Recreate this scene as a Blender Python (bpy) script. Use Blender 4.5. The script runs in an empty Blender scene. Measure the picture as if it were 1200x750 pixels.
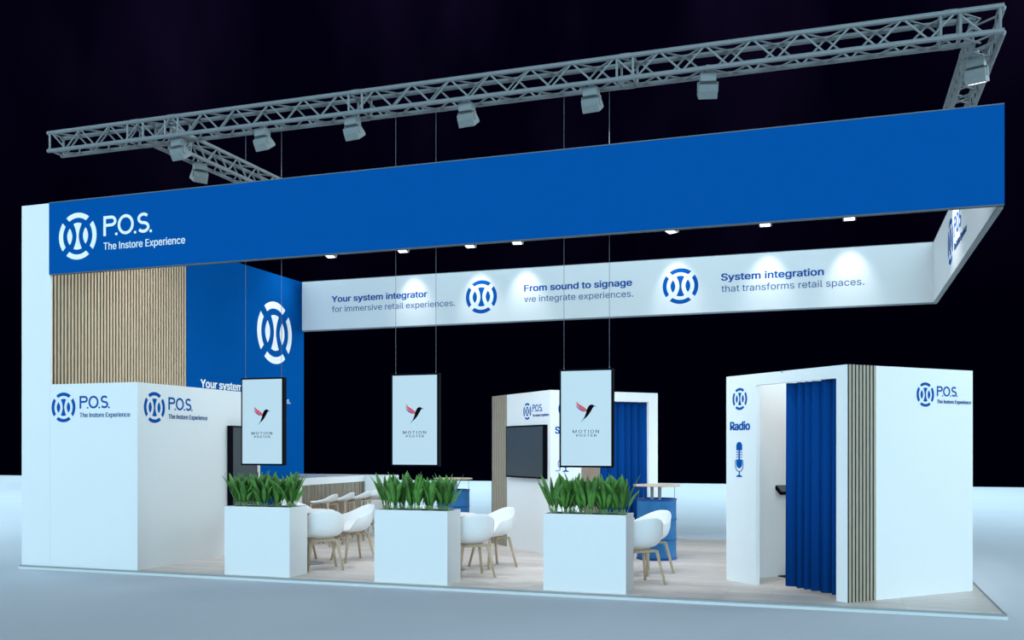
import bpy, bmesh, math, random
from mathutils import Vector, Matrix
random.seed(7)
PI = math.pi
S2 = math.sqrt(.5)
scn = bpy.context.scene
COL = scn.collection

# ------------------------------------------------------------------ materials
def lin(c):
    return tuple(((v/255)/12.92 if v/255 <= .04045 else (((v/255)+.055)/1.055)**2.4) for v in c)

def mat(name, col, rough=.6, var=.0, scale=30, metal=0, emit=None, estr=0, bump=0, spec=.3, stretch=None):
    m = bpy.data.materials.new(name); m.use_nodes = True
    nt = m.node_tree; b = nt.nodes['Principled BSDF']
    b.inputs['Roughness'].default_value = rough
    b.inputs['Metallic'].default_value = metal
    b.inputs['Specular IOR Level'].default_value = spec
    tc = nt.nodes.new('ShaderNodeTexCoord'); nz = nt.nodes.new('ShaderNodeTexNoise')
    nz.inputs['Scale'].default_value = scale; nz.inputs['Detail'].default_value = 4
    if stretch:
        mp = nt.nodes.new('ShaderNodeMapping'); mp.inputs['Scale'].default_value = stretch
        nt.links.new(tc.outputs['Object'], mp.inputs['Vector']); nt.links.new(mp.outputs[0], nz.inputs['Vector'])
    else:
        nt.links.new(tc.outputs['Object'], nz.inputs['Vector'])
    rp = nt.nodes.new('ShaderNodeValToRGB')
    rp.color_ramp.elements[0].position = .3; rp.color_ramp.elements[1].position = .7
    rp.color_ramp.elements[0].color = (*[max(0, c*(1-var)) for c in col], 1)
    rp.color_ramp.elements[1].color = (*[min(1, c*(1+var)) for c in col], 1)
    nt.links.new(nz.outputs['Fac'], rp.inputs[0]); nt.links.new(rp.outputs[0], b.inputs['Base Color'])
    if bump:
        bp = nt.nodes.new('ShaderNodeBump'); bp.inputs['Strength'].default_value = bump; bp.inputs['Distance'].default_value = .01
        nt.links.new(nz.outputs['Fac'], bp.inputs['Height']); nt.links.new(bp.outputs[0], b.inputs['Normal'])
    if emit:
        b.inputs['Emission Color'].default_value = (*emit, 1); b.inputs['Emission Strength'].default_value = estr
    return m

def wood_floor():
    m = mat('pale_plank_floor', (.5, .47, .46), rough=.5)
    nt = m.node_tree; b = nt.nodes['Principled BSDF']
    tc = nt.nodes.new('ShaderNodeTexCoord')
    br = nt.nodes.new('ShaderNodeTexBrick')
    br.inputs['Color1'].default_value = (.74, .675, .64, 1); br.inputs['Color2'].default_value = (.63, .57, .54, 1)
    br.inputs['Mortar'].default_value = (.48, .43, .41, 1)
    br.inputs['Scale'].default_value = 1; br.inputs['Mortar Size'].default_value = .003
    br.inputs['Brick Width'].default_value = 1.35; br.inputs['Row Height'].default_value = .16
    br.offset = .37
    nt.links.new(tc.outputs['Object'], br.inputs['Vector'])
    mp = nt.nodes.new('ShaderNodeMapping'); mp.inputs['Scale'].default_value = (1.6, 16, 1)
    nz = nt.nodes.new('ShaderNodeTexNoise'); nz.inputs['Scale'].default_value = 2; nz.inputs['Detail'].default_value = 5
    nt.links.new(tc.outputs['Object'], mp.inputs[0]); nt.links.new(mp.outputs[0], nz.inputs['Vector'])
    rp = nt.nodes.new('ShaderNodeValToRGB'); rp.color_ramp.elements[0].position = .3; rp.color_ramp.elements[1].position = .72
    rp.color_ramp.elements[0].color = (.84, .83, .82, 1); rp.color_ramp.elements[1].color = (1.1, 1.08, 1.06, 1)
    mx = nt.nodes.new('ShaderNodeMix'); mx.data_type = 'RGBA'; mx.blend_type = 'MULTIPLY'; mx.inputs[0].default_value = 1
    nt.links.new(nz.outputs['Fac'], rp.inputs[0]); nt.links.new(br.outputs['Color'], mx.inputs[6]); nt.links.new(rp.outputs[0], mx.inputs[7])
    nt.links.new(mx.outputs[2], b.inputs['Base Color'])
    return m

BLUE = (.0014, .082, .315)
M = dict(
    white=mat('white_laminate', (.80, .80, .80), .55, .012, 60, bump=.02),
    shell=mat('white_plastic', (.84, .84, .84), .45, .005),
    blue=mat('blue_print', BLUE, .9, .01, 5, spec=0),
    ink=mat('blue_vinyl', (.002, .085, .34), .8, .01, spec=.02),
    greyink=mat('slate_blue_vinyl', (.03, .10, .28), .7, .01, spec=.05),
    dark_ink=mat('dark_vinyl', (.03, .04, .055), .9, .01, spec=0),
    whiteink=mat('white_vinyl', (.88, .88, .88), .5, .005),
    slat=mat('oak_slats', (.56, .41, .275), .6, .12, 14, stretch=(6, 6, .5)),
    greyslat=mat('weathered_slats', (.40, .335, .25), .6, .1, 14, stretch=(6, 6, .5)),
    barslat=mat('brown_grey_slats', (.27, .22, .17), .6, .3, 9, stretch=(5, 5, .3)),
    felt=mat('black_felt', (.02, .022, .024), .9, .1),
    legwood=mat('ash_wood', (.47, .36, .24), .5, .08, 20, stretch=(4, 4, .6)),
    topwood=mat('birch_top', (.60, .46, .34), .5, .08, 12, stretch=(1, 8, 1)),
    lining=mat('beige_lining', (.62, .54, .49), .7, .03, 10),
    floorw=wood_floor(),
    hall=mat('hall_concrete', (.585, .615, .67), .9, .02, .5, spec=.05),
    alu=mat('brushed_aluminium', (.20, .22, .23), .5, .06, 12, metal=.1),
    edge=mat('dark_aluminium_edge', (.13, .15, .165), .6, .04, 20, spec=.1),
    trim=mat('aluminium_edge', (.30, .33, .335), .4, .04, 20),
    lip=mat('white_edge', (.66, .68, .68), .5, .02, 20),
    blackp=mat('black_plastic', (.0015, .0015, .004), .5, .05, spec=.05),
    glass=mat('dark_screen_glass', (.055, .065, .068), .3, .02, spec=.4),
    screen=mat('lit_poster_screen', (.05, .05, .05), .4, .0, emit=lin((186, 222, 240)), estr=.9),
    lens=mat('lit_lens', (.8, .8, .8), .3, 0, emit=(1, .98, .95), estr=2.5),
    lamp=mat('grey_lamp_casing', (.20, .225, .23), .55, .05, 20),
    wire=mat('steel_wire', (.13, .13, .15), .5, .05),
    drum=mat('blue_drum_paint', (.028, .135, .32), .6, .18, 5, bump=.03, spec=.1),
    drumdark=mat('blue_drum_rim', (.006, .05, .22), .5, .1),
    curtain=mat('blue_curtain', (.003, .045, .20), .95, .04, 40, bump=.05, spec=0),
    leaf=mat('green_leaf', (.085, .235, .04), .42, .6, 5, spec=.35),
    stem=mat('pale_leaf_stalk', (.20, .34, .12), .6, .2, 9),
    soil=mat('dark_soil', (.03, .022, .016), .9, .4, 40, bump=.4),
    red=mat('coral_wing', (.75, .10, .10), .5, .05), violet=mat('violet_wing', (.35, .10, .40), .5, .05),
    teal=mat('teal_tail', (.08, .30, .42), .5, .05), birdblack=mat('bird_black', (.004, .004, .007), .9, .05, spec=0),
    pad=mat('grey_seat_pad', (.55, .53, .53), .8, .05, 30),
)

# ------------------------------------------------------------------ mesh helpers
class MB:
    def __init__(s): s.bm = bmesh.new(); s.smooth = False
    def box(s, x0, x1, y0, y1, z0, z1, mx=None):
        r = bmesh.ops.create_cube(s.bm, size=1)['verts']
        m = Matrix.Translation(((x0+x1)/2, (y0+y1)/2, (z0+z1)/2)) @ Matrix.Diagonal((x1-x0, y1-y0, z1-z0, 1))
        if mx is not None: m = mx @ m
        bmesh.ops.transform(s.bm, matrix=m, verts=r); return s
    def bar(s, a, b, r=.02, r2=None, n=8, caps=True):
        a, b = Vector(a), Vector(b); d = b-a; L = d.length
        q = d.to_track_quat('Z', 'Y').to_matrix().to_4x4()
        v = bmesh.ops.create_cone(s.bm, cap_ends=caps, segments=n, radius1=r, radius2=r if r2 is None else r2, depth=L)['verts']
        bmesh.ops.transform(s.bm, matrix=Matrix.Translation((a+b)/2) @ q, verts=v); return s
    def tube(s, pts, r, n=8):
        for a, b in zip(pts[:-1], pts[1:]): s.bar(a, b, r, n=n)
        for p in pts[1:-1]:
            v = bmesh.ops.create_icosphere(s.bm, subdivisions=1, radius=r)['verts']
            bmesh.ops.translate(s.bm, vec=p, verts=v)
        return s
    def prism(s, poly, t0, t1, mx=None):
        """polygon in local xy, from z=t0 to t1"""
        a = [s.bm.verts.new((x, y, t0)) for x, y in poly]; b = [s.bm.verts.new((x, y, t1)) for x, y in poly]
        n = len(poly)
        s.bm.faces.new(list(reversed(a))); s.bm.faces.new(b)
        for i in range(n): s.bm.faces.new((a[i], a[(i+1) % n], b[(i+1) % n], b[i]))
        if mx is not None: bmesh.ops.transform(s.bm, matrix=mx, verts=a+b)
        return s
    def lathe(s, prof, c=(0, 0), n=40):
        rings = []
        for r, z in prof:
            if r <= 1e-6: rings.append([s.bm.verts.new((c[0], c[1], z))])
            else: rings.append([s.bm.verts.new((c[0]+r*math.cos(2*PI*i/n), c[1]+r*math.sin(2*PI*i/n), z)) for i in range(n)])
        for A, B in zip(rings[:-1], rings[1:]):
            for i in range(n):
                j = (i+1) % n
                if len(A) == 1 and len(B) == 1: continue
                if len(A) == 1: s.bm.faces.new((A[0], B[j], B[i]))
                elif len(B) == 1: s.bm.faces.new((A[i], A[j], B[0]))
                else: s.bm.faces.new((A[i], A[j], B[j], B[i]))
        return s
    def strip(s, left, right, t0, t1):
        """closed solid ribbon between two 2d polylines"""
        n = len(left)
        V = [[s.bm.verts.new((p[0], p[1], t)) for p in side] for t in (t0, t1) for side in (left, right)]
        La, Ra, Lb, Rb = V
        for i in range(n-1):
            s.bm.faces.new((Lb[i], Lb[i+1], Rb[i+1], Rb[i])); s.bm.faces.new((La[i], Ra[i], Ra[i+1], La[i+1]))
            s.bm.faces.new((La[i], La[i+1], Lb[i+1], Lb[i])); s.bm.faces.new((Ra[i+1], Ra[i], Rb[i], Rb[i+1]))
        s.bm.faces.new((La[0], Lb[0], Rb[0], Ra[0])); s.bm.faces.new((La[-1], Ra[-1], Rb[-1], Lb[-1]))
        return s
    def stroke(s, pts, w, t0, t1):
        L, R = [], []
        n = len(pts)
        closed = (Vector(pts[0])-Vector(pts[-1])).length < 1e-6
        for i, p in enumerate(pts):
            if closed and i in (0, n-1): a, b = Vector(pts[-2]), Vector(pts[1])
            else: a, b = Vector(pts[max(i-1, 0)]), Vector(pts[min(i+1, n-1)])
            d = (b-a).normalized(); nn = Vector((-d.y, d.x))
            sc = 1.0
            if 0 < i < n-1:
                d1 = (Vector(p)-Vector(pts[i-1])).normalized(); sc = 1/max(.6, abs(d.dot(d1)))
            L.append(Vector(p)+nn*w/2*sc); R.append(Vector(p)-nn*w/2*sc)
        return s.strip(R, L, t0, t1)
    def build(s, name, m, parent=None, world=False, mx=None, smooth=False, bevel=0):
        bmesh.ops.recalc_face_normals(s.bm, faces=s.bm.faces)
        if mx is not None: s.bm.transform(mx)
        if world and parent is not None: s.bm.transform(parent.matrix_basis.inverted())
        me = bpy.data.meshes.new(name); s.bm.to_mesh(me); s.bm.free()
        me.materials.append(M[m] if isinstance(m, str) else m)
        if smooth:
            for p in me.polygons: p.use_smooth = True
        o = bpy.data.objects.new(name, me); COL.objects.link(o)
        if parent is not None: o.parent = parent
        if bevel:
            b = o.modifiers.new('bevel', 'BEVEL'); b.width = bevel; b.segments = 2; b.limit_method = 'ANGLE'
        return o

def thing(name, label, cat, loc=(0, 0, 0), rz=0, group=None):
    o = bpy.data.objects.new(name, None); COL.objects.link(o)
    o.empty_display_size = .1
    o.matrix_basis = Matrix.Translation(loc) @ Matrix.Rotation(rz, 4, 'Z')
    o['label'] = label; o['category'] = cat
    if group: o['group'] = group
    return o

def copy_tree(o, parent=None):
    c = o.copy(); COL.objects.link(c)
    if parent is not None: c.parent = parent
    for ch in o.children: copy_tree(ch, c)
    return c

def place(root, loc, rz, label):
    root.matrix_basis = Matrix.Translation(loc) @ Matrix.Rotation(rz, 4, 'Z'); root['label'] = label

def face_frame(origin, right):
    """local x = right along the surface, y = up, z = outward normal"""
    r = Vector(right).normalized(); u = Vector((0, 0, 1)); n = r.cross(u)
    m = Matrix.Identity(4)
    for i in range(3): m[i][0] = r[i]; m[i][1] = u[i]; m[i][2] = n[i]; m[i][3] = origin[i]
    return m

# ------------------------------------------------------------------ lettering
T0, T1 = -.002, .004
import os
try:
    FONT = bpy.data.fonts.load(os.path.join(bpy.utils.system_resource('DATAFILES', path='fonts'), 'Inter.woff2'))   # typeface shipped with Blender
except Exception:
    FONT = None
def text_bm(body, u0, u1, base, cap, bold=0.0, spacing=1.0):
    def mk(t):
        c = bpy.data.curves.new('lettering', 'FONT'); c.body = t.replace('I', '\u0399') if FONT else t; c.size = 1
        if FONT: c.font = FONT
        c.extrude = .01
        c.space_character = spacing; c.resolution_u = 4
        o = bpy.data.objects.new('lettering', c); COL.objects.link(o)
        dg = bpy.context.evaluated_depsgraph_get(); dg.update()
        me = bpy.data.meshes.new_from_object(o.evaluated_get(dg))
        bpy.data.objects.remove(o); bpy.data.curves.remove(c)
        return me
    h = mk('H'); H = max(v.co.y for v in h.vertices); bpy.data.meshes.remove(h)
    me = mk(body); xs = [v.co.x for v in me.vertices]
    x0, x1 = min(xs), max(xs)
    mb = MB(); mb.bm.from_mesh(me); bpy.data.meshes.remove(me)
    for v in mb.bm.verts:
        v.co.x = u0+(v.co.x-x0)/(x1-x0)*(u1-u0); v.co.y = base+v.co.y/H*cap
        v.co.z = T1 if v.co.z > 0 else T0
    if bold > 0:                                        # heavier strokes: the same outlines once more, a little to each side
        me = bpy.data.meshes.new('bold'); mb.bm.to_mesh(me); g = bold*cap
        for v in mb.bm.verts: v.co.x -= g; v.co.y -= g*.4
        for dx, dy, dz in ((g, -g*.4, .0002), (-g, g*.4, .0001), (g, g*.4, .0003), (0, 0, .0004)):
            n0 = len(mb.bm.verts); mb.bm.from_mesh(me); mb.bm.verts.ensure_lookup_table()
            for v in mb.bm.verts[n0:]: v.co.x += dx; v.co.y += dy; v.co.z += dz
        bpy.data.meshes.remove(me)
    return mb

def emblem_bm(cx, cy, R):
    mb = MB()
    def arc(a0, a1):
        L, Q = [], []
        for i in range(17):
            t = i/16; a = math.radians(a0+(a1-a0)*t); b = math.radians(a0+2.5+(a1-a0-5)*t)
            L.append((cx+R*math.cos(a), cy+R*math.sin(a))); Q.append((cx+.78*R*math.cos(b), cy+.78*R*math.sin(b)))
        mb.strip(L, Q, T0, T1)
    for c in (0, 90, 180, 270): arc(c-37, c+37)
    for sx in (-1, 1):                                  # the two lenses
        L, Q = [], []
        for i in range(15):
            t = -1+2*i/14; w = .135*R*(1-t*t)+.001*R
            L.append((cx+sx*.42*R-w, cy+t*.35*R)); Q.append((cx+sx*.42*R+w, cy+t*.35*R))
        mb.strip(L, Q, T0, T1)
    ts = [-1+2*i/16 for i in range(17)]                 # the waisted bar, with bowed ends
    arcx = [-.13, -.07, 0, .07, .13]
    right = [(cx+(.055+.165*abs(t)**1.8)*R, cy+t*.53*R) for t in ts]
    left = [(cx-(.055+.165*abs(t)**1.8)*R, cy+t*.53*R) for t in reversed(ts)]
    top = [(cx+x*R, cy+(.53+.045*(1-(x/.22)**2))*R) for x in reversed(arcx)]
    bot = [(cx+x*R, cy-(.53+.045*(1-(x/.22)**2))*R) for x in arcx]
    mb.prism(right+top+left+bot, T0, T1)
    return mb

def pos_bm(x0, z0, x1, h, dots=True):
    """the letters P.O.S. as geometric strokes, from x0 to x1, height h"""
    mb = MB(); W = x1-x0; w = h*.15
    P = W*.25; r = h*.255
    mb.stroke([(x0+w/2, z0), (x0+w/2, z0+h)], w, T0, T1)
    cy = z0+h-r-w*.1
    bowl = [(x0+w, z0+h-w/2)]+[(x0+P-r+r*.95*math.sin(a), cy+(r-w*.4)*math.cos(a)) for a in [PI*i/12 for i in range(13)]]+[(x0+w, cy-(r-w*.4))]
    mb.stroke(bowl, w, T0, T1)
    ox = x0+W*.463; rx = W*.165-w/2; ry = h/2-w/2
    mb.stroke([(ox+rx*math.cos(2*PI*i/32), z0+h/2+ry*math.sin(2*PI*i/32)) for i in range(33)], w, T0, T1)
    sx = x0+W*.825; qx = W*.12-w/2; qy = (h-w)/4
    up = [(sx+qx*math.cos(math.radians(a)), z0+h-w/2-qy+qy*math.sin(math.radians(a))) for a in range(35, 271, 19)]
    dn = [(sx+qx*1.05*math.cos(math.radians(a)), z0+w/2+qy+qy*math.sin(math.radians(a))) for a in range(80, -151, -19)]
    mb.stroke(up+dn, w, T0, T1)
    for fx in ((.27, .655, .975) if dots else ()):
        px = x0+W*fx
        mb.prism([(px+w*.5*math.cos(2*PI*i/10), z0+w*.4+w*.5*math.sin(2*PI*i/10)) for i in range(10)], T0, T1)
    return mb

def logo(parent, fr, cx, cz, R, ink, ink2, dots=True, wl='blue'):
    for nm, mb, m, lb in (('emblem', emblem_bm(cx, cz, R), ink, 'round emblem of %s arcs' % wl),
                      ('lettering', pos_bm(cx+1.36*R, cz-.10*R, cx+3.84*R, .84*R, dots), ink, 'large %s letters P.O.S.' % wl),
                      ('lettering', text_bm('The Instore Experience', cx+1.37*R, cx+5.47*R, cz-.68*R, .30*R, .02), ink2, 'small line of %s lettering below the letters' % wl)):
        o = mb.build(nm, m, parent, world=True, mx=fr); o['label'] = lb

def mic_bm(cx, z0, z1):
    """studio microphone sign"""
    mb = MB(); H = z1-z0; w = H*.125
    def capsule(yb, yt, top):
        c = []
        if top: c = [(cx+w*math.cos(a), yt-w+w*math.sin(a)) for a in [PI*i/12 for i in range(13)]]+[(cx-w, yb), (cx+w, yb)]
        else: c = [(cx+w, yt), (cx-w, yt)][::1]+[(cx+w*math.cos(a), yb+w+w*math.sin(a)) for a in [PI+PI*i/12 for i in range(13)]]
        if not top: c = [(cx+w, yt), (cx-w, yt)]+[(cx+w*math.cos(a), yb+w+w*math.sin(a)) for a in [PI+PI*i/12 for i in range(13)]]
        mb.prism(c, T0, T1)
    capsule(z0+.76*H, z1, True); capsule(z0+.25*H, z0+.50*H, False)
    mb.prism([(cx-w*.22, z0+.5*H), (cx+w*.22, z0+.5*H), (cx+w*.22, z0+.76*H), (cx-w*.22, z0+.76*H)], T0, T1)
    for k in (.56, .63, .70):
        for sx in (-1, 1):
            a, b = cx+sx*w*.35, cx+sx*w*.98
            mb.prism([(min(a, b), z0+k*H-.010*H), (max(a, b), z0+k*H-.010*H), (max(a, b), z0+k*H+.015*H), (min(a, b), z0+k*H+.015*H)], T0, T1)
    mb.stroke([(cx-1.32*w, z0+.48*H), (cx-1.32*w, z0+.35*H)]+[(cx+1.32*w*math.cos(a), z0+.32*H+1.32*w*math.sin(a)) for a in [PI+PI*i/14 for i in range(15)]]+[(cx+1.32*w, z0+.35*H), (cx+1.32*w, z0+.48*H)], H*.022, T0, T1)
    mb.prism([(cx-w*.16, z0+.03*H), (cx+w*.16, z0+.03*H), (cx+w*.16, z0+.16*H), (cx-w*.16, z0+.16*H)], T0, T1)
    mb.prism([(cx-w*1.05, z0), (cx+w*1.05, z0), (cx+w*.8, z0+.035*H), (cx+w*.16, z0+.06*H), (cx-w*.16, z0+.06*H), (cx-w*.8, z0+.035*H)], T0, T1)
    return mb

# ------------------------------------------------------------------ hall and platform
g = MB(); g.box(-75, 60, -30, 35, -.25, -.05); o = g.build('floor', 'hall'); o['kind'] = 'structure'
o['label'] = 'smooth blue-grey hall floor around the stand'
W_, D_ = 12.31, 6.70
t = thing('stand_platform', 'low plank-covered platform with white edge carrying the whole stand', 'platform', (6, 3, -.05))
MB().box(.03, W_-.03, 0, D_-.03, -.045, 0).build('plank_deck', 'floorw', t, world=True)
m = MB(); m.box(-.012, W_, -.03, 0, -.02, .001); m.box(-.012, W_, D_-.03, D_, -.02, .001); m.box(-.012, .03, 0, D_-.03, -.02, .001); m.box(W_-.03, W_, 0, D_-.03, -.02, .001)
m.build('edge_trim', 'trim', t, world=True)
m = MB(); m.box(-.02, W_+.008, -.038, .01, -.05, -.02); m.box(-.02, W_+.008, D_-.01, D_+.008, -.05, -.02); m.box(-.02, .01, .01, D_-.01, -.05, -.02); m.box(W_-.01, W_+.008, .01, D_-.01, -.05, -.02)
m.build('edge_lip', 'lip', t, world=True)

# ------------------------------------------------------------------ tall wall with slats and blue panel
XW, XS, YB, HT = .45, .50, 6.62, 4.99
t = thing('display_wall', 'tall white end wall lined with vertical wooden slats and a blue panel, left of the stand', 'wall', (.22, 3.3, 0))
MB().box(0, XW-.01, 0, 6.69, 0, HT).build('wall_core', 'white', t, world=True)
MB().box(XW-.01, XW, 2.97, 6.69, 0, HT).build('blue_panel', 'blue', t, world=True)['label'] = 'flat blue panel with white emblem and text'
MB().box(XW-.01, XS, 0, .035, 0, HT).build('end_trim', 'white', t, world=True)
m = MB(); y = .045
while y < 2.93:
    m.box(XW+.003, XW+.017, y, y+.036, 2.3, HT); y += .0635
sl = m.build('slat_panel', 'slat', t, world=True); sl['label'] = 'vertical pale wooden slats over black backing'
MB().box(XW-.01, XW+.004, .05, 2.96, 0, HT).build('backing', 'felt', sl, world=False, mx=t.matrix_basis.inverted())
fr = face_frame((XW, 0, 0), (0, 1, 0))
emblem_bm(5.63, 3.85, .60).build('emblem', 'whiteink', t, world=True, mx=fr)
text_bm('Your system integrator', 3.35, 5.55, 2.665, .135, .05).build('lettering', 'whiteink', t, world=True, mx=fr)
text_bm('for immersive retail experiences.', 3.35, 6.18, 2.50, .115).build('lettering', 'whiteink', t, world=True, mx=fr)

# ------------------------------------------------------------------ storage cabin
CX, CY, CZ = 1.96, 2.85, 2.50
t = thing('storage_cabin', 'plain white box cabin at the left front corner with two blue logos', 'cabin', (1.2, 1.4, 0))
MB().box(XS+.002, CX, .0, CY, 0, CZ).build('cabin_walls', 'white', t, world=True)
logo(t, face_frame((0, 0, 0), (1, 0, 0)), .73, 2.18, .203, 'ink', 'greyink')
logo(t, face_frame((CX, 0, 0), (0, 1, 0)), .335, 2.176, .21, 'ink', 'greyink')
# wall screen on the cabin side
t = thing('wall_screen', 'tall black portrait screen on the side of the white cabin behind the left planter', 'screen', (CX, 2.3, .75))
MB().box(CX+.001, CX+.09, 1.97, 2.64, .72, 1.965).build('housing', 'blackp', t, world=True, bevel=.004)
MB().box(CX+.0905, CX+.092, 1.995, 2.615, .75, 1.94).build('screen_glass', 'glass', t, world=True)

# ------------------------------------------------------------------ overhead banners
XH, WH = .49, 12.29
t = thing('header_banner', 'long deep blue banner hanging across the front of the stand with white logo', 'banner', (6.4, 0, 4))
MB().box(XH, WH, -.012, .0, 4.012, 4.988).build('fabric_face', 'blue', t, world=True)
m = MB(); m.box(XH, WH, -.01, .06, 4.004, 4.012); m.box(XH, WH, -.01, .06, 4.988, 5.0); m.box(XH, XH+.012, 0, .06, 4.012, 4.988); m.box(WH-.012, WH, 0, .06, 4.012, 4.988); m.box(XH+.012, WH-.012, .03, .06, 4.012, 4.988)
m.build('banner_frame', 'edge', t, world=True)
logo(t, face_frame((0, -.012, 0), (1, 0, 0)), .985, 4.5, .318, 'whiteink', 'whiteink', wl='white')
t = thing('rear_banner', 'long white banner hanging at the back of the stand with blue text and two emblems', 'banner', (6.4, 6.65, 4))
MB().box(XW, WH, YB, YB+.012, 4.01, 4.99).build('fabric_face', 'white', t, world=True)
m = MB(); m.box(XW, WH, YB+.012, YB+.07, 4.0, 4.99); m.box(XW, WH, YB-.002, YB+.07, 3.99, 4.01); m.box(XW, WH, YB-.002, YB+.07, 4.99, 5.0)
m.build('banner_frame', 'alu', t, world=True)
fr = face_frame((0, YB, 0), (1, 0, 0))
for cx in (4.34, 8.11): emblem_bm(cx, 4.497, .315).build('emblem', 'ink', t, world=True, mx=fr)
for a, u0, u1, b_, u2 in (('Your system integrator', 1.136, 3.215, 'for immersive retail experiences.', 3.80),
                          ('From sound to signage', 5.20, 7.235, 'we integrate experiences.', 7.262),
                          ('System integration', 8.825, 10.525, 'that transforms retail spaces.', 11.17)):
    o = text_bm(a, u0, u1, 4.553, .118, .05).build('lettering', 'ink', t, world=True, mx=fr); o['label'] = 'bold blue line of lettering'
    o = text_bm(b_, u0, u2, 4.352, .115).build('lettering', 'greyink', t, world=True, mx=fr); o['label'] = 'thin slate blue line of lettering'
XB = 12.235
t = thing('side_banner', 'short white banner hanging on the right side with a blue logo on its inner face', 'banner', (12.26, 3.3, 4))
MB().box(XB, XB+.012, .06, YB-.002, 4.01, 4.99).build('fabric_face', 'white', t, world=True)
m = MB(); m.box(XB+.012, WH, .06, YB-.002, 4.01, 4.99); m.box(XB-.002, WH, .06, YB-.002, 3.985, 4.01); m.box(XB-.002, WH, .06, YB-.002, 4.99, 5.0)
m.build('banner_frame', 'alu', t, world=True)
logo(t, face_frame((XB, 0, 0), (0, -1, 0)), -4.13, 4.49, .318, 'ink', 'greyink', dots=False)

# ------------------------------------------------------------------ trusses
ZT0, ZT1 = 5.711, 5.956
def truss(a, b, side, label, cut=(0, 0), joints=(), ends=True, period=.49):
    """a, b: ends of the chord line at offset 0; side: unit vector to the second chord pair"""
    a, b, side = Vector(a), Vector(b), Vector(side); d = (b-a).normalized(); L = (b-a).length
    t = thing('lighting_truss', label, 'truss', tuple((a+b)/2+Vector((0, 0, ZT0))))
    def p(s, o, z): return a+d*s+side*(.245*o)+Vector((0, 0, z))
    for o in (0, 1):
        s0, s1 = (cut[0], L-cut[1]) if o else (0, L)
        for z in (ZT0, ZT1):
            MB().bar(p(s0, o, z), p(s1, o, z), .027, n=12).build('chord_tube', 'alu', t, world=True, smooth=False)
    m = MB(); s0, s1 = cut[0]*.5+.06, L-cut[1]*.5-.06
    n = max(2, round((s1-s0)/(period/2))); st = (s1-s0)/n
    for i in range(n):
        u, v = s0+i*st, s0+(i+1)*st; e = i % 2
        zz = (ZT0, ZT1) if e else (ZT1, ZT0)
        m.bar(p(u, 0, zz[0]), p(v, 0, zz[1]), .0118, n=6); m.bar(p(u, 1, zz[1]), p(v, 1, zz[0]), .0118, n=6)
        m.bar(p(u, e, ZT1), p(v, 1-e, ZT1), .0118, n=6); m.bar(p(u, e, ZT0), p(v, 1-e, ZT0), .0118, n=6)
    m.build('lacing_tubes', 'alu', t, world=True)
    for j in list(joints)+([.035, L-.035] if ends else []):
        m = MB()
        for o in (0, 1): m.bar(p(j, o, ZT0), p(j, o, ZT1), .014, n=8)
        for z in (ZT0, ZT1): m.bar(p(j, 0, z), p(j, 1, z), .014, n=8)
        m.build('end_frame', 'alu', t, world=True)
    if joints:
        for i in range(0, len(joints)-1, 2):
            c = (joints[i]+joints[i+1])/2
            for o in (0, 1):
                for z in (ZT0, ZT1): MB().bar(p(c-.06, o, z), p(c+.06, o, z), .031, n=12).build('coupler_sleeve', 'alu', t, world=True)
    return t
XR = 12.29
truss((.46, 0, 0), (XR, 0, 0), (0, 1, 0), 'long front lighting truss of grey tubes above the blue banner', (0, .245),
      [x-.46 for x in (1.80, 2.05, 2.40, 2.60, 5.10, 5.28, 8.43, 8.61, 11.72, 11.90)])
truss((XR, .05, 0), (XR, 6.62, 0), (-1, 0, 0), 'right side lighting truss running back from the front truss corner', (.195, .2), [1.0, 1.18, 4.0, 4.18], ends=False)
truss((2.245, .28, 0), (2.245, 6.32, 0), (-1, 0, 0), 'left cross truss running back from the front truss under two small lamps', (0, 0), [.3, .45, 3.4, 3.55], ends=True)
truss((.46, 6.37, 0), (XR-.28, 6.37, 0), (0, 1, 0), 'rear lighting truss hidden behind the blue banner above the white rear banner', (0, 0), [2.9, 3.1, 6.2, 6.4, 9.5, 9.7])

# ------------------------------------------------------------------ spotlights
def make_spot():
    t = thing('spotlight', '', 'spotlight', group=None)
    m = MB(); m.box(-.03, .03, -.03, .03, -.02, .045); m.box(-.022, .022, -.04, .04, .03, .07)
    m.build('clamp', 'lamp', t, bevel=.004)
    MB().box(-.085, .085, -.06, .06, -.115, -.015).build('driver_box', 'lamp', t, bevel=.006)
    m = MB(); m.box(-.112, -.104, -.02, .02, -.21, -.115); m.box(.104, .112, -.02, .02, -.21, -.115); m.box(-.112, .112, -.02, .02, -.119, -.112)
    m.build('yoke', 'lamp', t)
    mx = Matrix(((0, 0, 1, 0), (1, 0, 0, 0), (0, 1, 0, 0), (0, 0, 0, 1)))
    h = MB().prism([(-.06, .035), (.05, .035), (.095, -.085), (.085, -.11), (-.08, -.11), (-.075, -.03)], -.102, .102, mx)
    hd = h.build('lamp_head', 'lamp', t, bevel=.006); hd.location = (0, 0, -.16)
    f = MB(); f.box(-.075, .075, -.0805, -.070, -.10, -.02); f.build('front_cover', 'lamp', hd, bevel=.003)
    l = MB(); l.box(-.08, .08, -.06, .07, -.1106, -.108); l.build('lens', 'lens', hd)
    return t
proto = make_spot(); first = True
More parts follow.
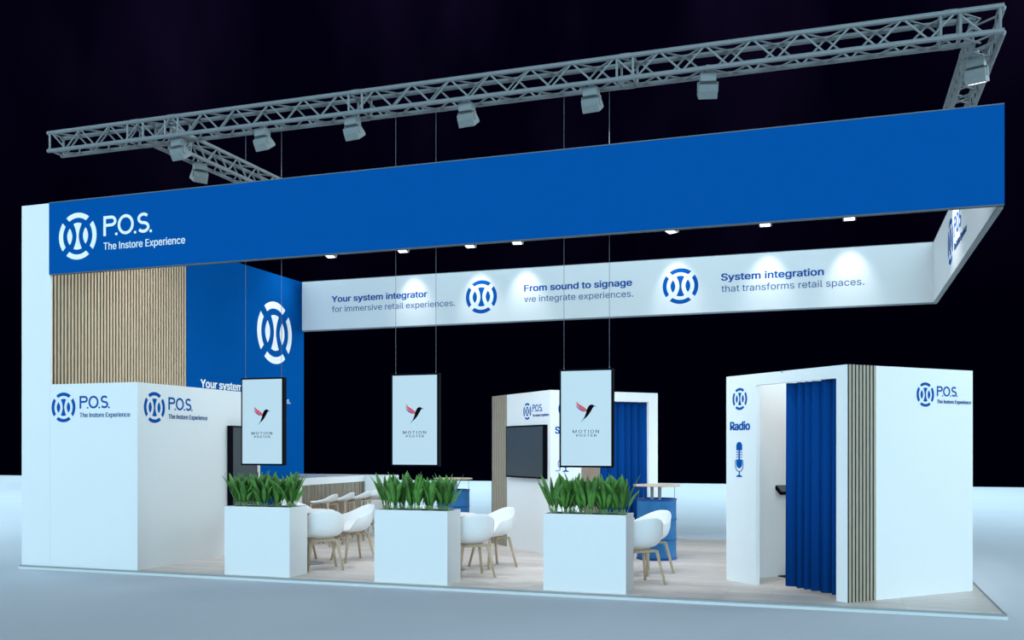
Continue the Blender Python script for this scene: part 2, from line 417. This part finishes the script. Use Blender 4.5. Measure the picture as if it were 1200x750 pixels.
def spot(x, y, z, rz, label, group, lamp=None, tilt=0):
    global first
    o = proto if first else copy_tree(proto); first = False
    o['group'] = group; place(o, (x, y, z), rz, label)
    for c in o.children:
        if c.name.startswith('lamp_head'): c.rotation_euler.x = math.radians(tilt)
    if lamp:
        tgt, power, ang, blend, col = lamp
        ld = bpy.data.lights.new('spot_beam', 'SPOT'); ld.energy = power; ld.spot_size = math.radians(ang); ld.spot_blend = blend
        ld.color = col; ld.shadow_soft_size = .05
        lo = bpy.data.objects.new('spot_beam', ld); COL.objects.link(lo)
        p = Vector((x, y, z-.34)); d = Vector(tgt)-p
        lo.parent = o
        lo.matrix_basis = o.matrix_basis.inverted() @ (Matrix.Translation(p) @ d.to_track_quat('-Z', 'Y').to_matrix().to_4x4())
    return o
NEU = (.90, .96, 1); G1 = 'spotlights under the front truss'
order = ['above the cross truss junction', 'second from the left end', 'third from the left end', 'fourth from the left end', 'fifth from the left end', 'rightmost of the six on it']
for i, (x, a) in enumerate(zip((2.52, 3.80, 5.09, 6.60, 8.11, 9.41), (-8, -10, -8, -6, -6, 14))):
    spot(x, .12, ZT0-.002, math.radians(a), 'grey box spotlight under the front truss, '+order[i], G1,
         ((x+(.6 if i < 3 else -.3), 3.4, 0), 108, 85, .9, NEU), 34)
spot(2.12, 1.10, ZT0-.008, math.radians(60), 'grey box spotlight under the left cross truss, nearest the camera', None, ((.5, 1.4, 3.6), 26, 110, 1, (1, .86, .66)), 30)
spot(12.12, .62, ZT0-.0, math.radians(-20), 'grey box spotlight with a bright rim under the right side truss', None, ((12.55, .9, 3.8), 26, 75, 1, (.9, .97, 1)), 17)
spot(11.98, 3.5, ZT0-.045, math.radians(-90), 'spotlight farther back on the right side truss behind the blue banner', None, ((12.45, 3.5, 3.9), 34, 75, 1, (.9, .97, 1)), 12)
ordn = ['leftmost', 'second from left', 'third from left', 'fourth from left', 'third from right', 'second from right', 'rightmost']
for i, x in enumerate((1.38, 2.93, 4.30, 5.22, 8.04, 9.60, 10.93)):
    lp = ((x+.03, 6.85, 3.9), 40, 58, 1, (.93, .98, 1)) if i else ((.2, 5.4, 3.9), 60, 90, 1, (.9, .97, 1))
    spot(x, 6.15, ZT0-.085, math.radians((180, 184, 178, 186, 150, 180, 180)[i]), 'spotlight with glowing lens peeking below the blue banner, '+ordn[i]+' of seven', 'rear spotlights lighting the white banner', lp, 12)

# ------------------------------------------------------------------ hanging motion posters
def bird(fr, parent, k):
    def P(pts): return [((x-214)*k, (379-y)*k) for x, y in pts]
    def add(nm, pts, m, lb=None, lift=0, w=False):
        q = P(pts); a = sum(q[i][0]*q[(i+1) % len(q)][1]-q[(i+1) % len(q)][0]*q[i][1] for i in range(len(q)))
        if a < 0: q = q[::-1]
        mb = MB(); mb.prism(q, T0*.5, T1*.5+lift); o = mb.build(nm, m, art, mx=fr); return o
    art = MB()
    q = P([(290, 300), (270, 293), (260, 286), (246, 287), (234, 296), (225, 311), (218, 328), (214, 345), (207, 364), (197, 386), (214, 376), (231, 359), (243, 342), (253, 326), (261, 311), (270, 300)])
    a = sum(q[i][0]*q[(i+1) % len(q)][1]-q[(i+1) % len(q)][0]*q[i][1] for i in range(len(q)))
    art.prism(q if a > 0 else q[::-1], T0*.5, T1*.5+.001)
    art = art.build('bird_artwork', 'birdblack', parent, mx=fr); art['label'] = 'black bird in flight with coral wings'
    fr = Matrix.Identity(4) if False else fr
    add('wing', [(146, 263), (160, 278), (178, 289), (200, 303), (216, 316), (224, 324), (214, 334), (198, 332), (176, 318), (160, 300), (150, 284)], 'red')
    add('wing', [(142, 283), (156, 300), (174, 316), (192, 328), (206, 335), (190, 334), (166, 322), (150, 305)], 'violet', lift=.0006)
    add('tail', [(204, 372), (215, 372), (196, 392), (176, 408), (188, 392)], 'teal', lift=-.0004)
def make_poster():
    t = thing('hanging_screen', '', 'screen')          # origin bottom centre of the front face
    w, h = .632/2, 1.128
    MB().box(-w, w, 0, .075, 0, h).build('housing', 'blackp', t, bevel=.004)
    MB().box(-w+.022, w-.022, -.0015, .004, .022, h-.022).build('lit_screen', 'screen', t)['label'] = 'pale blue lit screen with a bird emblem and MOTION POSTER lettering'
    scr = t.children[-1] if t.children else None
    k = 1.084/648; fr = face_frame((0, -.0015, h/2), (1, 0, 0))
    bird(fr, t, k)
    text_bm('MOTION', (122-214)*k, (305-214)*k, (379-480)*k, 21*k, 0, 1.25).build('lettering', 'dark_ink', t, mx=fr)
    text_bm('POSTER', (147-214)*k, (288-214)*k, (379-505)*k, 17*k, 0, 1.25).build('lettering', 'dark_ink', t, mx=fr)
    for sx in (-.27, .265):
        m = MB(); m.bar((sx, .0375, h), (sx, .0375, ZT0-1.40-.0), .0026, n=6); m.bar((sx, .0375, h-.001), (sx, .0375, h+.02), .006, n=8)
        m.build('suspension_wire', 'wire', t)
    return t
pp = make_poster(); pp['group'] = 'screens hanging above the planters'
for i, (x, lb) in enumerate(((3.742, 'left planter, in front of the blue panel'), (5.888, 'middle planter, against the dark hall'), (8.027, 'right planter, in front of the rear booth'))):
    o = pp if i == 0 else copy_tree(pp)
    place(o, (x, .2, 1.402), 0, 'lit portrait poster screen hanging above the '+lb)

# ------------------------------------------------------------------ planters and plants
def make_planter():
    t = thing('planter_box', '', 'planter')
    w, d, h = .48, .42, .878
    m = MB(); m.box(-w, w, 0, .015, 0, h); m.box(-w, w, d-.015, d, 0, h); m.box(-w, -w+.015, .015, d-.015, 0, h); m.box(w-.015, w, .015, d-.015, 0, h); m.box(-w+.015, w-.015, .015, d-.015, .0, .04)
    m.build('planter_walls', 'white', t)
    m = MB(); m.box(-w+.04, w-.04, .055, d-.055, .04, h-.012); m.build('liner', 'trim', t)
    MB().box(-w+.05, w-.05, .065, d-.065, h-.013, h-.004).build('soil', 'soil', t)
    return t
def leaf_bm(mb, base, ang, tilt, L, w, curl, rnd):
    """one arching lance leaf with a folded midrib"""
    n = 9; d = Vector((math.cos(ang), math.sin(ang), 0)); sd = Vector((-d.y, d.x, 0))
    tw = rnd.uniform(-.7, .7); sd = (sd*math.cos(tw)+d*math.sin(tw)*.8).normalized()
    th = tilt; p = Vector(base); rows = []
    for i in range(n+1):
        s = i/n
        prof = math.sin(PI*min(1, max(0, (s-.08)/.92))**.85)**.75
        ww = w*max(.07, prof)
        if i == n: ww = .0008
        nrm = (d*math.cos(th)*-1+Vector((0, 0, 1))*math.sin(th))
        rows.append([mb.bm.verts.new(p+sd*ww+nrm*ww*.28), mb.bm.verts.new(p), mb.bm.verts.new(p-sd*ww+nrm*ww*.28)])
        p = p+(d*math.sin(th)+Vector((0, 0, 1))*math.cos(th))*(L/n); th += curl/n
    for a, b in zip(rows[:-1], rows[1:]):
        mb.bm.faces.new((a[0], a[1], b[1], b[0])); mb.bm.faces.new((a[1], a[2], b[2], b[1]))
def make_plant(seed, lean):
    rnd = random.Random(seed)
    t = thing('leafy_plant', '', 'plant')
    m = MB(); st = MB()
    for k in range(15):
        a = rnd.uniform(0, 2*PI); tl = rnd.uniform(.03, .40)
        if k < 3 and lean: a = 0 if lean > 0 else PI; a += rnd.uniform(-.5, .5); tl = rnd.uniform(.28, .46)
        r = rnd.uniform(0, .05); b = (r*math.cos(a), r*math.sin(a), .0)
        L = rnd.uniform(.22, .45) if k % 3 else rnd.uniform(.40, .48); b2 = (b[0]*1.6, b[1]*1.6, .05)
        leaf_bm(m, b2, a, tl, L-.05, rnd.uniform(.033, .046), rnd.uniform(.05, .5), rnd)
        st.bar(b, b2, .005, .004, n=5)
    o = m.build('leaves', 'leaf', t, smooth=True)
    s = o.modifiers.new('thick', 'SOLIDIFY'); s.thickness = .0012
    st.build('stalks', 'stem', t)
    return t
pl = make_planter(); pl['group'] = 'white planters along the front edge'
rows = [(-.40, .20), (-.26, .13), (-.22, .28), (-.09, .22), (.03, .13), (.10, .29), (.20, .18), (.29, .29), (.40, .20)]
names = ['first', 'second', 'third', 'fourth', 'fifth', 'sixth', 'seventh', 'eighth', 'ninth']
protos = [make_plant(11+i, (-1 if i == 0 else 1 if i == 8 else 0)) for i in range(9)]
for pi, (px, side) in enumerate(((3.755, 'left'), (5.895, 'middle'), (8.04, 'right'))):
    o = pl if pi == 0 else copy_tree(pl)
    place(o, (px, .062, 0), 0, {'left': 'white rectangular planter nearest the storage cabin', 'middle': 'white rectangular planter in the middle of the front edge', 'right': 'white rectangular planter nearest the radio booth'}[side])
    for i, (dx, dy) in enumerate(rows):
        q = protos[i] if pi == 0 else copy_tree(protos[i])
        q['group'] = 'plants in the %s planter' % side
        place(q, (px+dx, .062+dy, .874), 0 if i in (0, 8) else pi*1.9, 'broad-leaved green plant in the %s white planter, %s from its left end' % (side, names[i]))
        sc = 1.0+.06*math.sin(3*i+pi); q.matrix_basis = q.matrix_basis @ Matrix.Diagonal((1, 1, sc, 1))

# ------------------------------------------------------------------ chairs
def smoothstep(a, b, x):
    t = max(0, min(1, (x-a)/(b-a))); return t*t*(3-2*t)
def shell_bm(zb, hb, ha, hf, rx, ryb, ryf, a0=8, a1=100, a2=138):
    """bucket seat: hb back height, ha arm height, hf front lip, above zb"""
    mb = MB(); n = 48; rows = 12; R = []
    for j in range(rows+1):
        v = j/rows; ring = []
        for i in range(n):
            ph = 2*PI*i/n; deg = abs((math.degrees(ph)+180) % 360-180)      # 0 = back
            if deg < a1: top = hb+(ha-hb)*smoothstep(a0, a1, deg)
            else: top = ha+(hf-ha)*smoothstep(a1, a2, deg)
            ry = ryb if deg < 90 else ryf
            c, s_ = math.cos(ph), math.sin(ph)
            ex = .96
            ux = math.copysign(abs(s_)**ex, s_)*rx; uy = -math.copysign(abs(c)**ex, c)*ry
            ang = v*PI/2
            rr = math.sin(min(1, v*1.25)*PI/2)**.9*(.90+.10*v)
            zz = zb+top*(v**2.3)*(.9+.1*v)
            lean = .05*(top/.36)*v*v
            ring.append(mb.bm.verts.new((ux*rr, uy*rr-(lean if deg < 90 else 0)*abs(c), zz)) if j else None)
        R.append(ring)
    c0 = mb.bm.verts.new((0, 0, zb))
    for i in range(n): mb.bm.faces.new((c0, R[1][(i+1) % n], R[1][i]))
    for j in range(1, rows):
        for i in range(n):
            k = (i+1) % n; mb.bm.faces.new((R[j][i], R[j][k], R[j+1][k], R[j+1][i]))
    return mb
def make_chair():
    t = thing('bucket_chair', '', 'chair')
    o = shell_bm(.425, .385, .235, .035, .292, .25, .235).build('seat_shell', 'shell', t, smooth=True)
    s = o.modifiers.new('thick', 'SOLIDIFY'); s.thickness = .014; s.offset = 0
    s = o.modifiers.new('sub', 'SUBSURF'); s.levels = 1; s.render_levels = 1
    for sx in (-1, 1):
        for sy in (-1, 1):
            MB().tube([(sx*.10, sy*.10, .405), (sx*.165, sy*.155, .40)], .015, 8).bar((sx*.165, sy*.155, .405), (sx*.235, sy*.235, 0), .021, .015, n=10).build('leg', 'legwood', t, smooth=True)
    m = MB(); m.box(-.17, .17, -.17, -.145, .385, .41); m.box(-.17, .17, .145, .17, .385, .41); m.box(-.15, .15, -.03, .03, .395, .425)
    m.build('under_frame', 'legwood', t, bevel=.004)
    return t
def make_table():
    t = thing('round_table', '', 'table')
    MB().lathe([(0, .72), (.36, .72), (.38, .728), (.38, .742), (.376, .748), (0, .748)], n=56).build('tabletop', 'shell', t)
    MB().lathe([(0, .02), (.045, .02), (.045, .70), (.11, .72), (0, .72)], n=24).build('column', 'trim', t, smooth=True)
    MB().lathe([(0, 0), (.24, 0), (.24, .008), (.05, .022), (0, .022)], n=40).build('base_plate', 'trim', t)
    return t
ch = make_chair(); tb = make_table(); nch = 0
tb['group'] = 'round white tables'; ch['group'] = 'white bucket chairs at the round tables'
CEN = [(3.67, 1.42, 'left'), (5.82, 1.40, 'middle'), (7.95, 1.44, 'right')]
for ti, (cx, cy, side) in enumerate(CEN):
    o = tb if ti == 0 else copy_tree(tb)
    place(o, (cx, cy, 0), 0, {'left': 'round white table hidden between chairs behind the left planter', 'middle': 'round white table with chairs behind the middle planter', 'right': 'round white table with chairs behind the right planter'}[side])
    for k, (dx, dy, wd) in enumerate(((.53, -.50, 'nearest the camera, its back turned'), (.46, .50, 'far right one turned left'), (-.48, .52, 'far left one facing front'), (-.58, -.50, 'near left, hidden behind the planter'))):
        if k == 3: continue
        c = ch if nch == 0 else copy_tree(ch); nch += 1
        yaw = math.atan2(-dy, -dx)-PI/2
        if k == 0: yaw -= .10
        if k == 1: yaw += .12
        place(c, (cx+dx, cy+dy, 0), yaw, 'white wooden-legged shell chair at the %s round table, %s' % (side, wd))

# ------------------------------------------------------------------ bar counter and stools
t = thing('bar_counter', 'white bar counter with brown-grey slatted front in the rear left corner', 'counter', (1.8, 4.8, 0))
m = MB(); m.box(1.96, 2.20, 3.30, 6.6, .99, 1.10); m.box(XW+.02, 1.96, 6.2, 6.6, .99, 1.10); m.box(2.20, 2.62, 6.0, 6.6, .99, 1.10)
m.build('worktop', 'white', t, world=True)
m = MB(); m.box(1.98, 2.17, 3.34, 6.58, .0, .99); m.box(XW+.03, 1.98, 6.25, 6.58, 0, .99); m.build('carcass', 'white', t, world=True)
m = MB(); m.box(2.17, 2.20, 3.30, 3.72, 0, .99); m.build('end_panel', 'white', t, world=True)
m = MB(); m.box(2.17, 2.60, 6.0, 6.58, 0, .99); m.build('return_panel', 'white', t, world=True)
m = MB(); y = 3.73; r = random.Random(3)
while y < 6.0:
    w = r.choice((.035, .05, .028)); m.box(2.17, 2.185+r.uniform(0, .014), y, min(y+w, 6.0), .0, .99); y += w+.012
m.build('slat_front', 'barslat', t, world=True)
def make_stool():
    t = thing('bar_stool', '', 'stool')
    o = shell_bm(.722, .145, .05, .016, .235, .20, .22, a0=8, a1=80, a2=105).build('seat_shell', 'shell', t, smooth=True)
    s = o.modifiers.new('thick', 'SOLIDIFY'); s.thickness = .014; s.offset = 0
    s = o.modifiers.new('sub', 'SUBSURF'); s.levels = 1; s.render_levels = 1
    for sx in (-1, 1):
        for sy in (-1, 1):
            MB().tube([(sx*.08, sy*.10, .70), (sx*.15, sy*.155, .695)], .015, 8).bar((sx*.15, sy*.155, .70), (sx*.22, sy*.225, 0), .017, .013, n=10).build('leg', 'legwood', t, smooth=True)
    m = MB(); m.tube([(-.19, -.20, .26), (.19, -.20, .26), (.19, .20, .26), (-.19, .20, .26), (-.19, -.20, .26)], .009); m.build('footrest', 'wire', t)
    m = MB(); m.box(-.15, .15, -.16, -.14, .68, .70); m.box(-.15, .15, .14, .16, .68, .70); m.build('under_frame', 'legwood', t)
    return t
st = make_stool(); st['group'] = 'stools along the bar counter'
for i, (x, y, a, lb) in enumerate(((2.66, 3.66, 90, 'nearest the left planter'), (2.66, 4.24, 90, 'second from the left planter'), (2.66, 4.84, 90, 'third from the left planter'), (2.72, 5.46, 40, 'farthest along it'))):
    o = st if i == 0 else copy_tree(st)
    place(o, (x, y, 0), math.radians(a), 'low-backed white bar stool at the slatted counter, '+lb)

# ------------------------------------------------------------------ barrel tables
def make_barrel():
    t = thing('barrel_table', '', 'table')
    R = .285
    prof = [(0, .012), (R-.01, .012), (R-.01, .03), (R, .035)]
    for zr in (.30, .59): prof += [(R, zr-.018), (R+.008, zr), (R, zr+.018)]
    prof += [(R, .855), (R-.004, .865), (R-.015, .866), (R-.02, .855), (0, .855)]
    MB().lathe(prof, n=64).build('drum', 'drum', t, smooth=False)
    for z0, z1 in ((0, .028), (.862, .888)):
        MB().lathe([(R-.018, z0), (R+.006, z0), (R+.008, (z0+z1)/2), (R+.006, z1), (R-.018, z1), (R-.018, z0)], n=64).build('drum_rim', 'drumdark', t)
    for zr in (.30, .59):
        MB().lathe([(R-.002, zr-.012), (R+.0095, zr-.006), (R+.0095, zr+.006), (R-.002, zr+.012)], n=64).build('drum_hoop', 'drumdark', t)
    for a in (-.068, .045):
        MB().box(a-.022, a+.022, -.02, .02, .855, 1.068).build('post', 'trim', t)
    for a in (8, 128, 248, 188):
        c = (.27*math.cos(math.radians(a)), .27*math.sin(math.radians(a)))
        MB().bar((*c, .87), (*c, 1.068), .004, n=6).build('rod', 'wire', t)
    MB().lathe([(0, 1.066), (.33, 1.066), (.338, 1.071), (.338, 1.086), (.333, 1.090), (0, 1.090)], n=64).build('tabletop', 'topwood', t)
    return t
b1 = make_barrel(); b1['group'] = 'blue barrel tables'
place(b1, (8.235, 3.56, 0), math.radians(18), 'blue oil drum standing table with round wooden top in front of the rear booth curtain')
b2 = copy_tree(b1); place(b2, (4.26, 5.42, 0), math.radians(18), 'blue oil drum standing table with round wooden top half hidden behind the middle planter')

# ------------------------------------------------------------------ recording booths (2 x 2 m, turned 45 degrees)
BH = 2.505
def booth(name, label, N, la, lb, op, op_dir, oh):
    """N: near corner, faces run from it along dl (back left) and dr (back right)"""
    t = thing(name, label, 'booth', (N[0], N[1]+1.4, 0))
    return t
def bface(N, d):
    return Matrix(((d[0], -d[1], 0, N[0]), (d[1], d[0], 0, N[1]), (0, 0, 1, 0), (0, 0, 0, 1)))   # local x along d, y = left of d
dl, dr = (-S2, S2), (S2, S2)
# booth local frame: u along dr, v along dl (v is left of u)
def booth_frame(N): return Matrix(((S2, -S2, 0, N[0]), (S2, S2, 0, N[1]), (0, 0, 1, 0), (0, 0, 0, 1)))
TH = .06
def slats(m, u0, u1, z1, mx, along_u, pitch=.051, w=.029, t0=0, t1=.011):
    k = u0
    while k < u1-w*.5:
        if along_u: m.box(k, k+w, -t1, -t0, .0, z1, mx)
        else: m.box(-t1, -t0, k, k+w, .0, z1, mx)
        k += pitch
    return m
def curtain_bm(k0, k1, z0, z1, off, amp, n, mx, along_u):
    mb = MB(); N_ = n*14; A, B = [], []
    for i in range(N_+1):
        s = i/N_; k = k0+(k1-k0)*s
        for lst, z, am in ((A, z0, amp*1.15), (B, z1, amp*.8)):
            ph = 2*PI*n*s+.9*math.sin(2*PI*s*1.7)
            d = off+am*math.sin(ph)+.25*am*math.sin(2.3*ph+1)
            p = (k, d, z) if along_u else (d, k, z)
            lst.append(mb.bm.verts.new(mx @ Vector(p)))
    for i in range(N_): mb.bm.faces.new((A[i], A[i+1], B[i+1], B[i]))
    return mb
# --- radio booth
N1 = (10.846, .234); F1 = booth_frame(N1); U, V = 1.92, 1.98
t = thing('radio_booth', 'white walk-in radio booth with blue curtain at the right front corner', 'booth', (10.85, 1.6, 0))
m = MB()
m.box(0, U, 0, TH, 0, BH, F1)                                   # right face wall (along u)
m.box(U-TH, U, TH, V-TH, 0, BH, F1)                             # back right
m.box(0, U, V-TH, V, 0, BH, F1)                                 # back left
m.box(0, TH, TH, .16, 0, BH, F1); m.box(0, TH, 1.44, V-TH, 0, BH, F1); m.box(0, TH, .16, 1.44, 2.37, BH, F1)
m.build('booth_walls', 'white', t, world=True)
s = slats(MB(), .012, .39, BH, F1, True).build('slat_panel', 'greyslat', t, world=True); s['label'] = 'vertical weathered wood slats on black backing'
MB().box(.0, .385, -.006, -.001, 0, BH, F1).build('backing', 'felt', s, mx=t.matrix_basis.inverted())
o = curtain_bm(.165, .97, .05, 2.365, .075, .036, 6, F1, False).build('curtain', 'curtain', t, world=True, smooth=True)
o.modifiers.new('thick', 'SOLIDIFY').thickness = .004
MB().bar(F1 @ Vector((.085, .165, 2.385)), F1 @ Vector((.085, 1.435, 2.385)), .010).build('curtain_rail', 'alu', t, world=True)
logo(t, face_frame((N1[0], N1[1], 0), (*dr, 0)), 1.155, 2.215, .134, 'ink', 'greyink')
fl = face_frame((N1[0], N1[1], 0), (S2, -S2, 0))
emblem_bm(-1.725, 2.22, .133).build('emblem', 'ink', t, world=True, mx=fl)
text_bm('Radio', -1.90, -1.545, 1.845, .098, .06).build('lettering', 'ink', t, world=True, mx=fl)
o = mic_bm(-1.735, 1.275, 1.70).build('microphone_symbol', 'ink', t, world=True, mx=fl); o['label'] = 'blue studio microphone sign'
bl = MB().lathe([(0, 2.44), (.10, 2.44), (.11, 2.45), (.11, 2.49), (0, 2.49)], n=32)
bl.box(-.96, .96, -.015, .015, 2.485, 2.50)
bl.build('fill_lamp_disc', 'lamp', t, world=True, mx=F1 @ Matrix.Translation((.96, .99, 0)))  # invented lamp body, goes with the fill light added in this booth
def booth_fill_light(F, c, e, par):  # unseen warm point light added to brighten a booth interior
    ld = bpy.data.lights.new('booth_fill', 'POINT'); ld.energy = e; ld.color = (1, .80, .62); ld.shadow_soft_size = .12
    lo = bpy.data.objects.new('booth_fill', ld); COL.objects.link(lo); lo.parent = par
    lo.matrix_basis = par.matrix_basis.inverted() @ Matrix.Translation(F @ Vector(c))
booth_fill_light(F1, (.96, .99, 2.28), 9, t)
# kiosk inside
kc = Vector((10.12, 2.27, 0))
t = thing('display_kiosk', 'black tilted display on a stand inside the radio booth beside the curtain', 'kiosk', tuple(kc), math.radians(-45))
MB().box(-.17, .17, -.16, .16, 0, .012).build('base_plate', 'blackp', t, bevel=.003)
m = MB(); m.box(-.03, .03, -.04, .04, .012, 1.13); m.build('post', 'blackp', t)
mx = Matrix.Translation((0, 0, 1.16)) @ Matrix.Rotation(math.radians(38), 4, 'Y')
MB().box(-.17, .17, -.20, .20, -.03, .015, mx).build('display', 'blackp', t, bevel=.01)
MB().box(-.155, .155, -.18, .18, .0155, .017, mx).build('screen_glass', 'glass', t)
# --- rear booth
N2 = (6.627, 3.493); F2 = booth_frame(N2); U, V = 1.965, 2.08
t = thing('studio_booth', 'white walk-in booth with wall screen and blue curtain behind the right planter', 'booth', (6.65, 4.9, 0))
m = MB()
m.box(0, TH, TH, V-TH, 0, BH, F2); m.box(U-TH, U, TH, V-TH, 0, BH, F2); m.box(0, U, V-TH, V, 0, BH, F2)
m.box(0, .545, 0, TH, 0, BH, F2); m.box(1.79, U, 0, TH, 0, BH, F2); m.box(.545, 1.79, 0, TH, 2.36, BH, F2)
m.build('booth_walls', 'white', t, world=True)
s = slats(MB(), 1.505, 2.07, BH, F2, False).build('slat_panel', 'greyslat', t, world=True)
MB().box(-.006, -.001, 1.5, 2.08, 0, BH, F2).build('backing', 'felt', s, mx=t.matrix_basis.inverted())
o = curtain_bm(.94, 1.785, .05, 2.355, .075, .036, 6, F2, True).build('curtain', 'curtain', t, world=True, smooth=True)
o.modifiers.new('thick', 'SOLIDIFY').thickness = .004
MB().bar(F2 @ Vector((.55, .085, 2.375)), F2 @ Vector((1.785, .085, 2.375)), .010).build('curtain_rail', 'alu', t, world=True)
m = MB(); m.box(U-TH-.012, U-TH-.001, .07, V-TH-.014, .0, 2.44, F2); m.box(TH+.01, U-TH-.012, V-TH-.012, V-TH-.001, .0, 2.44, F2)
m.build('lining', 'lining', t, world=True)['label'] = 'beige lining inside the booth'
bl = MB().lathe([(0, 2.44), (.10, 2.44), (.11, 2.45), (.11, 2.49), (0, 2.49)], n=32)
bl.box(-.96, .96, -.015, .015, 2.485, 2.50)
bl.build('fill_lamp_disc', 'lamp', t, world=True, mx=F2 @ Matrix.Translation((.98, 1.04, 0)))  # made-up lamp disc above the rear booth's added fill light
booth_fill_light(F2, (.98, 1.04, 2.28), 9, t)
logo(t, face_frame((N2[0], N2[1], 0), (S2, -S2, 0)), -.755, 2.205, .132, 'ink', 'greyink')
fl = face_frame((N2[0], N2[1], 0), (S2, S2, 0))
emblem_bm(.275, 2.22, .133).build('emblem', 'ink', t, world=True, mx=fl)
text_bm('Studio', .092, .465, 1.845, .103, .06).build('lettering', 'ink', t, world=True, mx=fl)
mb = mic_bm(.27, 1.262, 1.69)
mb.stroke([(.165, 1.44), (.150, 1.43), (.138, 1.40), (.138, 1.365), (.150, 1.34), (.165, 1.33), (.172, 1.31), (.165, 1.285), (.14, 1.277), (.09, 1.277)], .010, T0, T1)
mb.build('microphone_symbol', 'ink', t, world=True, mx=fl)
t = thing('wall_screen', 'wide black television on the white side wall of the rear booth', 'screen', tuple(F2 @ Vector((-.04, .82, 1.15))))
MB().box(-.075, -.001, .075, 1.382, 1.152, 1.982, F2).build('housing', 'blackp', t, world=True, bevel=.004)
MB().box(-.0765, -.0755, .10, 1.357, 1.178, 1.957, F2).build('screen_glass', 'glass', t, world=True)

# ------------------------------------------------------------------ light
def sun(name, el, az, E_, ang, col):
    """az: where the light comes from, 0 = from the front (-y), positive = from the right"""
    ld = bpy.data.lights.new(name, 'SUN'); ld.energy = E_; ld.angle = math.radians(ang); ld.color = col
    o = bpy.data.objects.new(name, ld); COL.objects.link(o)
    e, a = math.radians(el), math.radians(az)
    src = Vector((math.sin(a)*math.cos(e), -math.cos(a)*math.cos(e), math.sin(e)))
    o.rotation_euler = src.to_track_quat('Z', 'Y').to_euler(); o.location = src*30
sun('hall_front_light', 11, 6, 3.12, 40, (.545, .825, .985))
sun('right_fill_sun', 9, 116, 3.4, 45, (.70, .92, 1.0))  # unseen fill sun added to brighten the faces turned right
sun('left_fill_sun', 14, -82, 1.7, 50, (.64, .88, 1.0))  # fill sun added for the side banner and other left-facing sides
sun('top_fill_sun', 80, 0, .32, 120, (.80, .90, 1.0))  # wide overhead fill added in place of ambient light
def hall(name, p, tgt, E_, ang, col, size=2):
    ld = bpy.data.lights.new(name, 'SPOT'); ld.energy = E_; ld.spot_size = math.radians(ang); ld.spot_blend = 1; ld.color = col; ld.shadow_soft_size = size
    o = bpy.data.objects.new(name, ld); COL.objects.link(o); p = Vector(p); d = Vector(tgt)-p
    o.matrix_basis = Matrix.Translation(p) @ d.to_track_quat('-Z', 'Y').to_matrix().to_4x4()
for x, y, p, a in ((-40, 27, 40000, 66), (-18, 27, 34000, 66), (4, 27, 64000, 60), (-10, -2, 42000, 28), (24, 27, 28000, 64), (-15, 6, 50000, 56), (27, 8, 26000, 56)):
    hall('floor_fill_lamp', (x, y, 40), (x, y, 0), p, a, (.60, .88, 1.0))  # unseen high spots added to brighten the floor around and behind the stand

w = bpy.data.worlds.new('World'); scn.world = w; w.use_nodes = True
nt = w.node_tree; bg = nt.nodes['Background']
tc = nt.nodes.new('ShaderNodeTexCoord'); mp = nt.nodes.new('ShaderNodeMapping'); mp.inputs['Scale'].default_value = (5, 5, 1.2); mp.inputs['Rotation'].default_value = (.25, .2, 0)
nz = nt.nodes.new('ShaderNodeTexNoise'); nz.inputs['Scale'].default_value = 1.6; nz.inputs['Detail'].default_value = 3
rp = nt.nodes.new('ShaderNodeValToRGB'); rp.color_ramp.elements[0].position = .42; rp.color_ramp.elements[1].position = .78
rp.color_ramp.elements[0].color = (.0008, .0002, .0048, 1); rp.color_ramp.elements[1].color = (.0065, .0040, .0160, 1)
nt.links.new(tc.outputs['Generated'], mp.inputs[0]); nt.links.new(mp.outputs[0], nz.inputs['Vector']); nt.links.new(nz.outputs['Fac'], rp.inputs[0])
sp = nt.nodes.new('ShaderNodeSeparateXYZ'); nt.links.new(tc.outputs['Generated'], sp.inputs[0])
mr = nt.nodes.new('ShaderNodeMapRange'); mr.inputs[1].default_value = .12; mr.inputs[2].default_value = .42
nt.links.new(sp.outputs['Z'], mr.inputs[0])
mx = nt.nodes.new('ShaderNodeMix'); mx.data_type = 'RGBA'; mx.inputs[6].default_value = (.0002, .0001, .0028, 1)
nt.links.new(mr.outputs[0], mx.inputs[0]); nt.links.new(rp.outputs[0], mx.inputs[7]); nt.links.new(mx.outputs[2], bg.inputs['Color'])

# ------------------------------------------------------------------ camera
cd = bpy.data.cameras.new('camera'); cam = bpy.data.objects.new('camera', cd); COL.objects.link(cam)
cd.sensor_fit = 'HORIZONTAL'; cd.sensor_width = 36; cd.lens = 1121.36*36/1200; cd.shift_y = (524.78-375)/1200
cam.location = (10.741, -10.413, 1.628); cam.rotation_euler = (PI/2, 0, math.radians(18.762)); cd.clip_end = 300
scn.camera = cam
scn.view_settings.view_transform = 'Standard'; scn.view_settings.look = 'None'; scn.view_settings.exposure = 0
scn.view_settings.gamma = 1; scn.view_settings.use_curve_mapping = False
